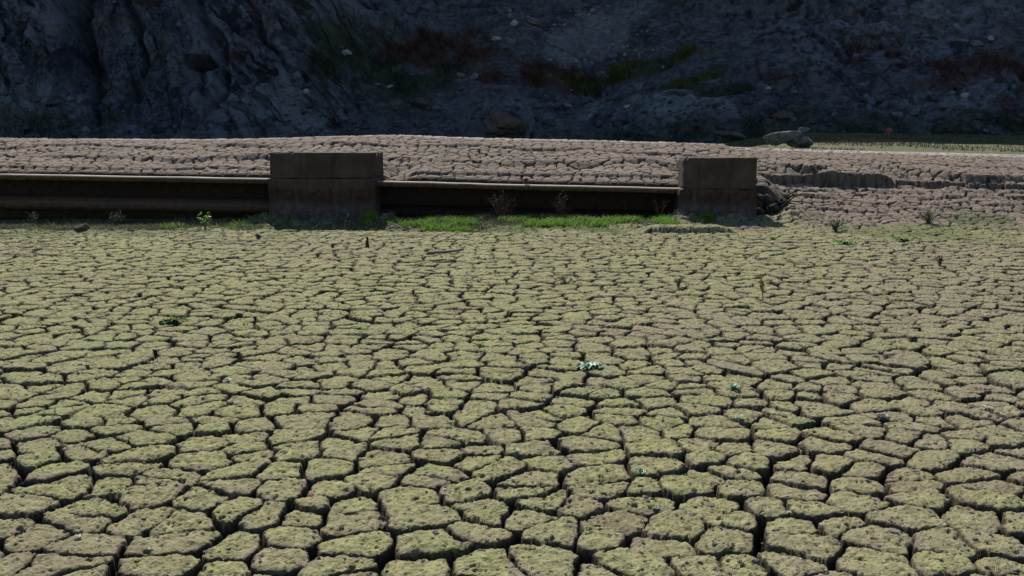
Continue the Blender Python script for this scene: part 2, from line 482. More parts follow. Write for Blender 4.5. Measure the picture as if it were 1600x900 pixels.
def terrain(x, y):
    """large shape of the ground without cracks; also returns masks"""
    wob = 0.22 * fbm(x, y, 0.8, 3, 5)
    right = sst(4.25, 4.75, x + 0.25 * fbm(x, y, 1.3, 2, 8))
    edge = field_edge(x) + 0.5 * wob
    # flat and the strip in front of the beams
    z = 0.03 * fbm(x, y, 0.35, 2, 1) - 0.02 * sst(edge - 0.03, edge + 0.04, y) + np.clip(y - edge, 0, 1.6) * 0.055 * (1 - right)
    for xa, xb in ((-4.2, -2.1), (2.65, 4.6)):      # mud banked up against the two blocks
        z = z + 0.10 * np.exp(-((y - 15.72) / 0.28) ** 2) * sst(xa - .3, xa + .1, x) * sst(xb + .4, xb, x) * (0.7 + 1.6 * fbm(x, y, 2.2, 3, 95))
    # ridge of broken mud edge in front of the strip
    rx = sst(1.75, 2.1, x) * sst(3.5, 3.0, x)
    z = z + rx * 0.10 * sst(edge - 0.06, edge + 0.02, y) * sst(edge + 0.75, edge + 0.25, y)
    # bank: left of the right-hand block it starts behind the beams, right of it at a small scarp
    crest = np.interp(x * YC / np.maximum(y, 8), CRX, CRZ)
    beam = np.interp(x, BMX, BMZ)
    # left
    yl = 16.42
    u = np.clip((y - yl) / (YC - yl), 0, 1)
    ul = 1 - (1 - u) ** 1.45
    zl = beam - 0.03 + (crest - beam + 0.03) * ul
    # terraces
    tr = y + 0.35 * fbm(x, y, 0.45, 3, 33)
    stp = (sst(17.55, 17.72, tr) - sst(16.6, 18.6, tr)) * 0.075 + (sst(18.75, 18.86, tr) - sst(17.9, 19.7, tr)) * 0.055 + (sst(16.75, 16.82, tr) - sst(16.5, 17.4, tr)) * 0.05
    zl = zl + 0.10 * fbm(x, y * 1.6, 0.9, 3, 37) * sst(16.6, 17.6, y) * sst(YC, YC - 1.5, y)
    hole = np.exp(-(((x - at(618, 262, 17.0)[0]) / 0.28) ** 2 + ((y - 17.0) / 0.45) ** 2)); zl = zl - 0.22 * hole
    zl = zl + stp * sst(16.45, 16.8, y)
    ml = sst(16.40, 16.46, y)
    # right
    ys = 17.5 + 0.5 * wob + 0.18 * fbm(x, x * 0, 1.2, 4, 71) + 0.13 * facets(x + 0.2 * fbm(x, y, 2, 2, 72), y * 0 + np.round(3 * fbm(x, x * 0, 0.6, 2, 73)), 1.3, 71, 0.5) + 0.07 * facets(x, y * 0, 3.7, 76, 0.4) + 0.22 * sst(6.0, 10.5, x) * np.sin(x * 1.3)
    ztop = np.interp(x, SCX, SCZ); zbot = np.interp(x, SBX, SBZ)
    v = np.clip((y - 14.55) / (ys - 14.55), 0, 1)
    zr0 = zbot * v ** 1.25 + (facets(x, y * 1.5, 1.2, 44, 0.5) * 0.07 + 0.02 * facets(x, y, 4.0, 45, 0.5)) * sst(14.9, 16.2, y)
    lq = zr0 / 0.085 + 0.9 * fbm(x, y, 0.7, 3, 88); zr0 = lerp(zr0, (np.floor(lq) + sst(0.35, 1.0, lq - np.floor(lq)) - 0.9 * fbm(x, y, 0.7, 3, 88)) * 0.085, 0.75 * sst(15.2, 15.8, y))
    u2 = np.clip((y - ys) / (YC - ys), 0, 1)
    zr1 = ztop + (crest - ztop) * (1 - (1 - u2) ** 1.3) + stp * 0.5 * sst(0.05, 0.3, u2)
    fr = np.clip(0.60 + 0.7 * fbm(x, x * 0 + 3, 0.8, 4, 79) + 0.2 * sst(6.4, 5.4, x), 0.35, 0.92)
    k = fr * sst(ys - 0.03, ys + 0.05, y) + (1 - fr) * sst(ys + 0.1, ys + 0.28 + 0.8 * (0.5 + fbm(x, y * 0, 1.1, 2, 77)), y)
    zr = zr0 * (1 - k) + zr1 * k
    z = z + lerp(ml * zl + (ml - 1) * 0, zr, right) * np.where(y > 14.3, 1, 0)
    bank = np.maximum(ml * (1 - right), right * sst(14.5, 15.4, y + wob))
    # behind the crest
    b = sst(YC + 1.2, YC + 4.5, y)
    zb = lerp(crest - 0.34, crest - 0.05 + 0.036 * np.maximum(y - 23.0, 0), sst(3.0, 6.5, x * YC / np.maximum(y, 8)))
    zb = zb + 0.10 * fbm(x, y, 0.3, 3, 90) * sst(23, 26, y)
    z = np.where(y > YC, lerp(crest, zb, b), z)
    scarp = right * sst(ys - 0.09, ys - 0.03, y) * sst(ys + 0.07, ys + 0.03, y)
    wide = right * sst(ys - 0.3, ys - 0.1, y) * sst(ys + 0.5, ys + 0.2, y)
    return z, bank, right, edge, scarp, wide


def ground(x, y, masks=False):
    x = x.astype(np.float32); y = y.astype(np.float32)
    z, bank, right, edge, scarp, swide = terrain(x, y)
    # warp so plates have irregular outlines
    yc = np.where(y > 15, 15 + (y - 15) * 1.12, y)
    wx = 0.065 * fbm(x, y, 2.0, 2, 101) + 0.026 * fbm(x, y, 10, 3, 103)
    wy = 0.065 * fbm(x + 50, y, 2.0, 2, 102) + 0.026 * fbm(x + 50, y, 10, 3, 104)
    e, wd, h1, h2, h3, lx, ly = mud_cells(x + wx, yc + wy, 0.168, 7, 0.84 + 0.34 * sst(5, 14, y))
    rough = fbm(x, y, 16, 4, 110, 0.55)
    e = e + 0.007 * rough + 0.005 * fbm(x, y, 60, 2, 111)
    strip = sst(edge - 0.02, edge + 0.08, y) * (1 - bank) * sst(17, 16.9, y)
    far = sst(YC + 1.5, YC + 3.5, y)
    cf = (1 - 0.45 * strip) * (1 - far) * (1 - 0.15 * swide)
    # plate tops: dome, crumbly rounded rim, tilt per plate
    dome = -0.005 * np.exp(-np.maximum(e, 0) / 0.006) - 0.006 * np.exp(-np.maximum(e, 0) / 0.035)
    plate = dome + (h1 - 0.5) * 0.016 + (lx * (h2 - 0.5) + ly * (h3 - 0.5)) * (0.09 - 0.02 * bank)
    plate = plate + 0.009 * fbm(x, y, 7, 3, 120) + 0.006 * rough + 0.006 * fbm(x, y, 45, 3, 121, 0.7)
    depth = np.minimum(0.02 + wd * 3.4, 0.12)
    crack = sst(0.003, -0.35 * np.maximum(wd, 0.006), e) * depth
    dz = plate * (1 - 0.25 * bank) - crack * (1 - 0.4 * bank)
    # burrow pits, two sizes
    for q, base, dep, sd_ in ((22.0, 0.03, 0.026, 300), (46.0, 0.16, 0.018, 320), (60.0, 0.12, 0.014, 340)):
        X = x * q; Y = y * q
        ci = np.floor(X).astype(np.int64); cj = np.floor(Y).astype(np.int64)
        sx = ci + 0.3 + 0.4 * hsh(ci, cj, sd_); sy = cj + 0.3 + 0.4 * hsh(ci, cj, sd_ + 1)
        rr = 0.13 + 0.20 * hsh(ci, cj, sd_ + 2) ** 2
        dens = base + 0.5 * np.maximum(fbm(x, y, 1.5, 3, 130), 0) + 0.22 * np.exp(-np.maximum(e, 0) / 0.04)
        on = hsh(ci, cj, sd_ + 3) < dens
        dd = np.sqrt((X - sx) ** 2 + (Y - sy) ** 2)
        dz = dz - np.where(on, sst(rr, rr * 0.45, dd) * dep, 0) * (1 - bank)
    zz = z + dz * cf
    if not masks:
        return zz
    big = fbm(x, y, 0.45, 3, 140)
    inner = sst(-0.012, 0.022, e + 0.05 * fbm(x, y, 13, 4, 141, 0.65))
    algae = np.clip(inner * (0.78 + 0.9 * big + 0.5 * (h2 - 0.5) - 0.035 * np.clip(x, -5, 7)), 0, 1) * (1 - bank)
    algae = np.maximum(algae, 0.6 * sst(10.5, 13.5, y) * (1 - bank))
    shade_tint = sst(0.010, 0.0, e) * 0.95 * cf  # shade inside the cracks, put into the colour
    shade_tint = np.maximum(shade_tint, scarp * 0.35)  # scarp face turned from the sun, its shade painted in
    shade_tint = np.maximum(shade_tint, 0.9 * (1 - right) * sst(16.0, 16.2, y) * sst(16.62, 16.5, y))  # shade on the bank wall behind the beam, painted dark
    swide_ = swide
    tn = fbm(x, y, 1.2, 4, 150)
    turf = strip * sst(-0.35, 0.1, tn + 0.25 * sst(16.2, 15.5, y)) * 0.9
    turf = turf * (1 - (1 - right) * sst(16.0, 16.2, y))
    turf = turf * (1 - 0.85 * sst(1.5, 2.1, x + 0.5 * tn)) * (1 - 0.7 * np.exp(-((x + 1.25 + 0.4 * tn) / 0.35) ** 2) * sst(15.2, 14.9, y))
    turf = np.maximum(turf, 0.55 * sst(0.16, 0.42, fbm(x, y * 0.5, 0.55, 3, 151) + 0.1 * right) * sst(11.5, 14.2, y) * (1 - bank))
    turf = np.maximum(turf, 0.8 * sst(0.2, 0.5, fbm(x, y, 0.8, 3, 152)) * right * bank * sst(16.2, 15.2, y))
    turf = np.maximum(turf, sst(YC + 1.0, YC + 2.6, y + 0.5 * tn) * (0.72 + 0.5 * tn))
    pale = sst(YC - 0.5, YC - 0.05, y + 0.3 * big) * sst(YC + 1.3, YC + 0.5, y) * 0.9  # rim light along the bank crest, painted as a pale band
    return zz, dict(algae=algae, bank=bank, shade_tint=shade_tint, turf=np.clip(turf, 0, 1), pale=pale)


NC = 1560
t = np.linspace(-0.74, 0.74, NC)
ys1 = np.concatenate([np.exp(np.arange(math.log(1.7), math.log(15.8), 0.0021)), np.exp(np.arange(math.log(15.8) + .0015, math.log(21.5), 0.0014)), np.exp(np.arange(math.log(21.5) + .002, math.log(24.0), 0.004))])
k_edge = int(np.searchsorted(ys1, 15.3))
ys2 = np.exp(np.arange(math.log(24.0) + 0.005, math.log(60.0), 0.007))
ya = np.concatenate([ys1, ys2])
GX = (t[None, :] * (ya[:, None] + 1.2)).astype(np.float32)
GY = np.repeat(ya[:, None], NC, 1).astype(np.float32)
GZ = np.zeros_like(GX); GA = {}
for i in range(0, len(ya), 160):
    s = slice(i, min(i + 160, len(ya)))
    zz, mk = ground(GX[s], GY[s], True)
    GZ[s] = zz
    for k_, v_ in mk.items():
        GA.setdefault(k_, []).append(v_)
GA = {k_: np.concatenate(v_, 0) for k_, v_ in GA.items()}
g1 = slice(0, k_edge + 1); g2 = slice(k_edge, len(ya))
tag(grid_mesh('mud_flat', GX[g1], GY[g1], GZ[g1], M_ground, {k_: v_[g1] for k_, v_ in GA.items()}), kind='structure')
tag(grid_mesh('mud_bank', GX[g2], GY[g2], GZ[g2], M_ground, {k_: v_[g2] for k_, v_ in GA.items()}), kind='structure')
GPX, GPY, _ = project(GX, GY, GZ)

# wide valley floor under and around the modelled sheet, out to the horizon
bx = np.array([-900, -300, -100, -45, -20, 0, 20, 45, 100, 300, 900.0])
by = np.array([-900, -300, -80, -20, 0, 20, 60, 120, 300, 900.0])
BX, BY = np.meshgrid(bx, by)
tag(grid_mesh('ground', BX, BY, np.full(BX.shape, -0.6), M_ground, {k_: np.zeros(BX.shape) for k_ in GA}), kind='structure')


def ground_hit(px, py):
    d = (GPX - px) ** 2 + (GPY - py) ** 2
    m = d < 9.0
    if not m.any():
        i = np.argmin(d)
    else:
        i = np.argmin(np.where(m, GY + d * 0.02, 1e9))
    i = np.unravel_index(i, GX.shape)
    return Vector((float(GX[i]), float(GY[i]), float(GZ[i])))


# ------------------------------------------------------------------ hillside
hx = np.concatenate([np.linspace(-95, -34, 90)[:-1], np.linspace(-34, 34, 1300), np.linspace(34, 95, 90)[1:]])
hs = np.concatenate([np.linspace(-1.2, 12.5, 380), np.linspace(12.5, 42, 130)[1:]])
HXX, HSS = np.meshgrid(hx, hs)
HXX = HXX.astype(np.float32); HSS = HSS.astype(np.float32)
X45 = lambda px: (px - 800) / F * 47.0
foot = 45.0 - 0.030 * np.maximum(HXX, 0) ** 1.4 + 1.6 * fbm(HXX, HXX * 0 + 3, 0.08, 2, 201) - 1.5 * sst(X45(560), X45(380), HXX)
cliff = sst(X45(560), X45(470), HXX + 0.35 * HSS + 1.5 * fbm(HXX, HSS, 0.25, 3, 210) - 2.6)
ang_r = np.radians(36 + 10 * sst(1.5, 4, HSS) + 24 * sst(9, 15, HSS) + 10 * fbm(HXX, HSS, 0.22, 2, 211))
ang_c = np.radians(34 + 34 * sst(1.2, 2.6, HSS + 1.2 * fbm(HXX, HSS * 0, 0.3, 2, 212)) - 10 * sst(12, 15, HSS))
ang = lerp(ang_r, ang_c, cliff)
ds = np.gradient(hs)[:, None]
HY = foot + np.cumsum(np.cos(ang) * ds, 0)
HZ0 = 0.75 + 0.75 * sst(4.0, 13.0, HXX) + np.cumsum(np.sin(ang) * ds, 0)
HY0 = HY.copy(); HZb = HZ0.copy()
ppx, ppy, _ = project(HXX, HY0, HZb)          # where features sit on the slope


def blob(cx, cy, rx, ry, rot=0.0, soft=0.6, nz=0.35, seed=0):
    """soft patch on the slope round a point, in metres on the slope"""
    i = np.argmin((ppx - cx) ** 2 + (ppy - cy) ** 2)
    i = np.unravel_index(i, ppx.shape)
    k = HY0[i] / F
    dx = (HXX - HXX[i]) / k; dz = (HZb - HZb[i]) / k
    c, s_ = math.cos(rot), math.sin(rot)
    a = (dx * c - dz * s_) / rx; b = (dx * s_ + dz * c) / ry
    return sst(1.0 + soft * 0.5, 1.0 - soft * 0.5, np.sqrt(a * a + b * b) + nz * 2 * fbm(HXX, HSS, 0.9, 4, 400 + seed))


def seg(pts, wpx, nz=0.4, seed=0):
    """soft line on the slope through picture-derived points"""
    W = []
    for px, py in pts:
        i = np.unravel_index(np.argmin((ppx - px) ** 2 + (ppy - py) ** 2), ppx.shape)
        W.append((HXX[i], HZb[i]))
    best = np.full(HXX.shape, 1e9)
    wx = HXX + nz * fbm(HXX, HSS, 0.8, 3, 500 + seed); wz = HZb + nz * fbm(HXX + 9, HSS, 0.8, 3, 520 + seed)
    for (x0, z0), (x1, z1) in zip(W[:-1], W[1:]):
        vx, vz = x1 - x0, z1 - z0
        q = np.clip(((wx - x0) * vx + (wz - z0) * vz) / (vx * vx + vz * vz + 1e-6), 0, 1)
        best = np.minimum(best, np.hypot(wx - x0 - q * vx, wz - z0 - q * vz))
    wm = wpx * 47.0 / F
    return np.exp(-(best / wm) ** 2)


sl = HSS * 1.0
# coordinates slanted so that strata fall to the right
A = HXX * 0.93 + sl * 0.37; B = -HXX * 0.37 + sl * 0.93
disp_r = 0.9 * fbm(HXX, sl, 0.16, 3, 220) + 0.40 * facets(A, B, 0.55, 230) + 0.26 * facets(A, B * 1.3, 1.5, 240) + 0.11 * facets(A, B, 4.0, 250) + 0.10 * fbm(HXX, sl, 2.2, 4, 222)
# big upright panels on the left, ribs falling to the right beyond the cave
P1 = HXX + 0.14 * sl; P2 = sl * 0.20
panel = 1.0 * facets(P1 + 0.25 * fbm(HXX, sl, 0.7, 3, 262), P2, 0.50, 261, 0.7) + 0.26 * facets(P1, P2 * 2, 1.6, 270, 0.9) + 0.10 * facets(P1, P2 * 3, 3.6, 274, 0.9)
th = math.radians(38)
R1 = HXX * math.cos(th) + sl * math.sin(th); R2 = (-HXX * math.sin(th) + sl * math.cos(th)) * 0.22
R1 = R1 + 0.3 * fbm(HXX, sl, 0.6, 3, 264)
ribs = 0.8 * facets(R1, R2, 0.75, 271, 1.0) + 0.38 * facets(R1, R2 * 1.4, 1.9, 272, 1.0) + 0.12 * facets(R1, R2 * 2, 4.5, 273, 1.0)
rsel = sst(X45(335), X45(375), HXX + 0.12 * sl)
crag = sst(X45(110), X45(70), HXX)
disp_c = 0.8 * fbm(HXX, sl * 0.4, 0.22, 3, 260) + lerp(panel, ribs, np.maximum(rsel, crag)) + 0.10 * facets(P1, sl * 0.6, 3.4, 280) + 0.06 * facets(R1, R2 * 3, 8.0, 281, 1.2) + 0.10 * fbm(HXX, sl * 0.6, 1.6, 4, 223)
disp_c = disp_c * sst(0.3, 2.5, HSS) + (1 - sst(0.3, 2.5, HSS)) * disp_r
rocky = np.clip(blob(1030, 170, 110, 45, 0, .7, .3, 1) + blob(600, 20, 70, 60, 0.6, .7, .3, 2) + blob(1480, 170, 170, 40, -.2, .8, .4, 3) + blob(1380, 40, 190, 70, 0, .9, .4, 4) + blob(800, 190, 60, 30, 0, .6, .3, 5), 0, 1)
D = lerp(disp_r * (0.42 + 0.75 * rocky), disp_c, cliff)
# cliff chimneys, cave and ribs
D = D - 2.4 * seg([(118, -60), (120, 20), (126, 75), (136, 130)], 13, .2, 1) - 0.5 * seg([(150, 60), (150, 130)], 12, .3, 2)
D = D - 0.85 * seg([(190, -30), (205, 25), (215, 70), (225, 105)], 5, .25, 3)
D = D - 1.0 * seg([(300, -40), (318, 30), (345, 75), (352, 120), (350, 165)], 7, .3, 4)
D = D - 0.45 * seg([(395, 20), (430, 80), (470, 130)], 5, .3, 5) - 0.4 * seg([(480, 60), (500, 110)], 7, .3, 6)
D = D + 0.8 * seg([(460, 45), (490, 75), (535, 112)], 7, .25, 7) + 0.6 * seg([(600, 10), (640, 55)], 11, .2, 8)
D = D + 0.5 * seg([(260, 60), (270, 110)], 26, .4, 9)
cave = blob(316, 103, 19, 11, 0.2, .3, .16, 6)
D = D - 2.6 * cave
D = D + 0.6 * blob(785, 200, 50, 24, 0, .9, .1, 7) + 0.5 * blob(1060, 165, 80, 34, 0, .9, .2, 8)
D = D + 0.35 * seg([(1070, 2), (1180, 10), (1330, 8)], 6, .3, 9) - 0.5 * seg([(1180, 20), (1330, 20), (1420, 25)], 7, .3, 10)
nang = ang
HY = HY0 - np.sin(nang) * D; HZ = HZb + np.cos(nang) * D * 0.8
HXd = HXX + 0.25 * fbm(HXX, sl, 1.2, 3, 290) * cliff
nn = fbm(HXX, sl, 0.7, 4, 300)
soil = np.clip((1 - cliff) * (1 - rocky) + 0.25 * nn, 0, 1)
red = np.clip(blob(690, 85, 70, 30, 0, .9, .5, 20) + 0.9 * blob(850, 118, 70, 22, 0, .9, .5, 21) + 0.9 * blob(1560, 115, 70, 16, .15, .8, .5, 22) + .8 * blob(1470, 133, 40, 10, 0, .8, .5, 23) + .6 * blob(1370, 70, 50, 20, 0, 1, .5, 24) + .8 * blob(1575, 172, 18, 12, 0, .9, .4, 25) + .5 * blob(400, 50, 60, 14, -.9, 1, .5, 26), 0, 1) * (0.55 + 1.2 * np.clip(fbm(HXX, sl, 1.6, 4, 305) + .3, 0, 1))
green = np.clip(blob(1000, 105, 70, 13, -.25, .7, .5, 30) + blob(1075, 128, 60, 8, -.35, .7, .4, 31) + .9 * blob(900, 128, 50, 10, 0, .8, .5, 32) + .7 * blob(600, 100, 85, 45, .2, 1, .6, 33) + .5 * blob(540, 60, 40, 30, 0, 1, .5, 34) + .7 * blob(1130, 145, 50, 12, 0, .8, .5, 35) + .55 * blob(80, 195, 90, 16, 0, .9, .5, 36) + .6 * sst(1.3, 0.2, HSS + nn) * sst(X45(880), X45(1000), HXX), 0, 1)
slab = np.clip(blob(625, 35, 36, 9, .75, .6, .25, 40) + .5 * blob(655, 22, 40, 8, .6, .7, .3, 41) + .3 * blob(450, 75, 12, 60, -.5, .8, .4, 42), 0, 1) * .55
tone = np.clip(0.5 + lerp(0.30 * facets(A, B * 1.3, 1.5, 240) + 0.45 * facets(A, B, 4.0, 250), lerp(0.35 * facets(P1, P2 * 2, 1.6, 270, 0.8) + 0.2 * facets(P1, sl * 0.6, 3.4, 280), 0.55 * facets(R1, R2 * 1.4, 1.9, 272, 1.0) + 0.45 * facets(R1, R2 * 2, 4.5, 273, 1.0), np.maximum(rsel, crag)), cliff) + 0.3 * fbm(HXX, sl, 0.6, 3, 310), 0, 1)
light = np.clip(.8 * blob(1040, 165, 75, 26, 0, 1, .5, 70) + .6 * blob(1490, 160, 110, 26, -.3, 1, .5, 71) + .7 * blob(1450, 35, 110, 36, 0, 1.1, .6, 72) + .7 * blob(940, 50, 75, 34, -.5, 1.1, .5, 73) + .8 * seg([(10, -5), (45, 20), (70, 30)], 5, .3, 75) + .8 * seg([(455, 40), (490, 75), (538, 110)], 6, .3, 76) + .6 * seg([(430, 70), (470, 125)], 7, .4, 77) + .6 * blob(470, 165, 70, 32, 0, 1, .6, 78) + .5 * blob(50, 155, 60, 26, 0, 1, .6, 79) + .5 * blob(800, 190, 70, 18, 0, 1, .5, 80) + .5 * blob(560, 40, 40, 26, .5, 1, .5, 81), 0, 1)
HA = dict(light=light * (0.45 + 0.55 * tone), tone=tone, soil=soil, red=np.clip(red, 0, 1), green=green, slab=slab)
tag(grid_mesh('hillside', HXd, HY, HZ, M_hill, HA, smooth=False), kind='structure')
HPX, HPY, _ = project(HXd, HY, HZ)


def hill_hit(px, py):
    d = (HPX - px) ** 2 + (HPY - py) ** 2
    i = np.argmin(np.where(d < 9, HY + d * 0.02, 1e6 + d))
    i = np.unravel_index(i, HXX.shape)
    return Vector((float(HXd[i]), float(HY[i]), float(HZ[i])))


# ------------------------------------------------------------------ concrete blocks and beams
def rough_box(x0, x1, y0, y1, z0, z1, amp, seed, step=0.05, bevel=0.03):
    bm = bmesh.new()
    def face(o, u, v, nu, nv):
        vs = [[bm.verts.new(Vector(o) + Vector(u) * (i / nu) + Vector(v) * (j / nv)) for i in range(nu + 1)] for j in range(nv + 1)]
        for j in range(nv):
            for i in range(nu):
                bm.faces.new((vs[j][i], vs[j][i + 1], vs[j + 1][i + 1], vs[j + 1][i]))
    nx = max(2, int((x1 - x0) / step)); ny = max(2, int((y1 - y0) / step)); nz = max(2, int((z1 - z0) / step))
    dx, dy, dz = x1 - x0, y1 - y0, z1 - z0
    face((x0, y0, z0), (dx, 0, 0), (0, 0, dz), nx, nz)
    face((x1, y1, z0), (-dx, 0, 0), (0, 0, dz), nx, nz)
    face((x1, y0, z0), (0, dy, 0), (0, 0, dz), ny, nz)
    face((x0, y1, z0), (0, -dy, 0), (0, 0, dz), ny, nz)
    face((x0, y0, z1), (dx, 0, 0), (0, dy, 0), nx, ny)
    face((x0, y1, z0), (dx, 0, 0), (0, -dy, 0), nx, ny)
    bmesh.ops.remove_doubles(bm, verts=bm.verts, dist=1e-4)
    c = Vector(((x0 + x1) / 2, (y0 + y1) / 2, (z0 + z1) / 2)); hh = Vector((dx / 2, dy / 2, dz / 2))
    P = np.array([v.co[:] for v in bm.verts])
    n1 = fbm(P[:, 0] + P[:, 1], P[:, 2] + P[:, 1] * 0.7, 2.2, 4, seed); n2 = fbm(P[:, 0] - P[:, 1], P[:, 2], 9, 3, seed + 5)
    for v, a, b in zip(bm.verts, n1, n2):
        d = v.co - c
        q = [1 if abs(abs(d[i]) - hh[i]) < 1e-3 else 0 for i in range(3)]
        on = sum(q)
        dn = Vector([math.copysign(q[i], d[i]) for i in range(3)])
        if on >= 2: v.co -= dn.normalized() * (bevel * (0.4 + 5.0 * max(0, a + b * 0.7 - 0.12)))
        v.co += dn.normalized() * (a * amp + b * amp * 0.35)
    bmesh.ops.recalc_face_normals(bm, faces=bm.faces)
    return bm


def block(label, px0, px1, pyt, py_ledge, yf, depth, seed):
    x0 = at(px0, 300, yf)[0]; x1 = at(px1, 300, yf)[0]
    zt = at(px0, pyt, yf)[2]; zl = at(px0, py_ledge, yf)[2]
    xc = (x0 + x1) / 2
    r = empty('concrete_block', (xc, yf, 0))
    tag(r, label, 'concrete block', 'concrete blocks that the beams run into')
    hw = (x1 - x0) / 2
    bm_obj('upper_block', rough_box(-hw + .012, hw - .012, 0.02, depth, zl + 0.002, zt, 0.016, seed, bevel=0.02), M_conc, r)
    bm_obj('footing', rough_box(-hw - .03, hw + .006, 0.0, depth + .02, -0.45, zl, 0.040, seed + 3, bevel=0.02), M_conc, r)
    return r


block('wide brown stained concrete block between the two rusty beams', 421, 586, 238, 279, 15.75, 1.2, 11)
block('narrower square concrete block with dark debris against its right side', 1066, 1184, 246, 296, 15.75, 0.55, 23)


def extrude_profile(prof, xs, zs, seed, amp=0.004):
    """open profile (y, z) swept along x; zs = height of the top at each x"""
    bm = bmesh.new()
    rows = []
    nz = fbm(np.array(xs), np.zeros(len(xs)), 1.7, 3, seed)
    for x, z, n in zip(xs, zs, nz):
        rows.append([bm.verts.new((x, y + n * amp * 3, z + dz + n * amp * 2)) for y, dz in prof])
    for a, b in zip(rows[:-1], rows[1:]):
        for i in range(len(prof)):
            j = (i + 1) % len(prof)
            bm.faces.new((a[i], a[j], b[j], b[i]))
    bm.faces.new(rows[0]); bm.faces.new(rows[-1])
    bmesh.ops.recalc_face_normals(bm, faces=bm.faces)
    return bm


def beam(label, x0, x1, stub_x=None, seed=1, low_y=0.0, low_z=0.0, joints=()):
    n = max(8, int((x1 - x0) / 0.15))
    xs = np.linspace(x0, x1, n); zs = np.interp(xs, BMX, BMZ)
    r = empty('steel_beam', ((x0 + x1) / 2, BEAM_Y, float(zs.mean())))
    tag(r, label, 'steel beam', 'rusty beams along the foot of the bank')
    X = xs - r.location.x; Z = zs - r.location.z
    top = [(0.46, -0.012), (0.06, 0.0), (0.02, -0.006), (0.0, -0.022), (-0.004, -0.05), (0.006, -0.078), (0.03, -0.092), (0.46, -0.092)]
    bm_obj('top_flange', extrude_profile(top, X, Z, seed), M_rust, r)
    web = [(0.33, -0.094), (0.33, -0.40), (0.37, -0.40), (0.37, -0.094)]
    bm_obj('web', extrude_profile(web, X, Z, seed + 1, 0.002), M_rust_shaded, r)
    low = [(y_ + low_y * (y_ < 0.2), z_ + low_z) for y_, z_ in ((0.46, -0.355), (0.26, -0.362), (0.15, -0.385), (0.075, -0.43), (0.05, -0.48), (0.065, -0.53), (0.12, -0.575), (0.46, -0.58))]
    bm_obj('bottom_flange', extrude_profile(low, X, Z, seed + 2), M_rust_shaded if low_y else M_rust_mud, r)
    for jx in joints:
        zt = float(np.interp(jx, BMX, BMZ)) - r.location.z
        bm = bmesh.new()
        bmesh.ops.create_cube(bm, size=1.0, matrix=Matrix.Translation((jx - r.location.x, -0.012, zt - 0.05)) @ Matrix.Diagonal((0.22, 0.02, 0.07, 1)))
        for q in (-.075, -.025, .025, .075):
            bmesh.ops.create_cone(bm, cap_ends=True, segments=6, radius1=0.012, radius2=0.012, depth=0.016, matrix=Matrix.Translation((jx - r.location.x + q, -0.029, zt - 0.05)) @ Matrix.Rotation(math.pi / 2, 4, 'X'))
        bm_obj('joint_plate', bm, M_rust_mud, r)
    if stub_x is not None:
        bm = bmesh.new()
        bmesh.ops.create_cone(bm, cap_ends=True, segments=12, radius1=0.05, radius2=0.032, depth=0.10, matrix=Matrix.Translation((stub_x - r.location.x, 0.10, float(np.interp(stub_x, BMX, BMZ)) - r.location.z + 0.052)))
        bm_obj('stub', bm, M_rust, r)
    return r


B1L = at(421, 300, 15.75)[0]; B1R = at(586, 300, 15.75)[0]; B2L = at(1064, 300, 15.75)[0]
beam('long rusty beam running out of the left edge of the view', -13.0, B1L + 0.10, None, 3, joints=(at(272, 280, BEAM_Y)[0], at(30, 275, BEAM_Y)[0]))
beam('rusty beam with a short stub spanning between the two concrete blocks', B1R - 0.10, B2L + 0.10, at(822, 285, BEAM_Y)[0], 6, 0.14, -0.04, joints=(at(727, 290, BEAM_Y)[0],))

# ------------------------------------------------------------------ rocks
def rock(label, loc, sx, sy, sz, mat, seed, rot=0.0, tilt=0.0, sub=4, name='rock', cat='rock', sink=0.3, smooth=False, ang=0.42):
    bm = bmesh.new()
    bmesh.ops.create_icosphere(bm, subdivisions=sub, radius=1.0)
    rng = random.Random(seed)
    planes = []
    for i in range(10):
        d = Vector((rng.gauss(0, 1), rng.gauss(0, 1), rng.gauss(0, 1))).normalized()
        planes.append((d, rng.uniform(1 - ang - .18, 1 - ang * 0.3)))
    P = np.array([v.co[:] for v in bm.verts])
    n = fbm(P[:, 0] * 1.3 + P[:, 2] * .7 + seed, P[:, 1] * 1.3 - P[:, 2] * .9, 1.5, 5, seed, 0.6)
    for v, q in zip(bm.verts, n):
        p = v.co.copy()
        for d, k in planes:
            s_ = p.dot(d)
            if s_ > k: p -= d * (s_ - k) * 0.92
        p *= 1 + 0.20 * q
        p.z = max(p.z, -0.75)
        v.co = Vector((p.x * sx, p.y * sy, p.z * sz))
    bmesh.ops.rotate(bm, verts=bm.verts, cent=(0, 0, 0), matrix=Matrix.Rotation(tilt, 3, 'Y') @ Matrix.Rotation(rot, 3, 'Z'))
    o = bm_obj(name, bm, mat, None, smooth)
    o.location = loc + Vector((0, 0, sz * (1 - sink) * 0.6))
    return tag(o, label, cat)


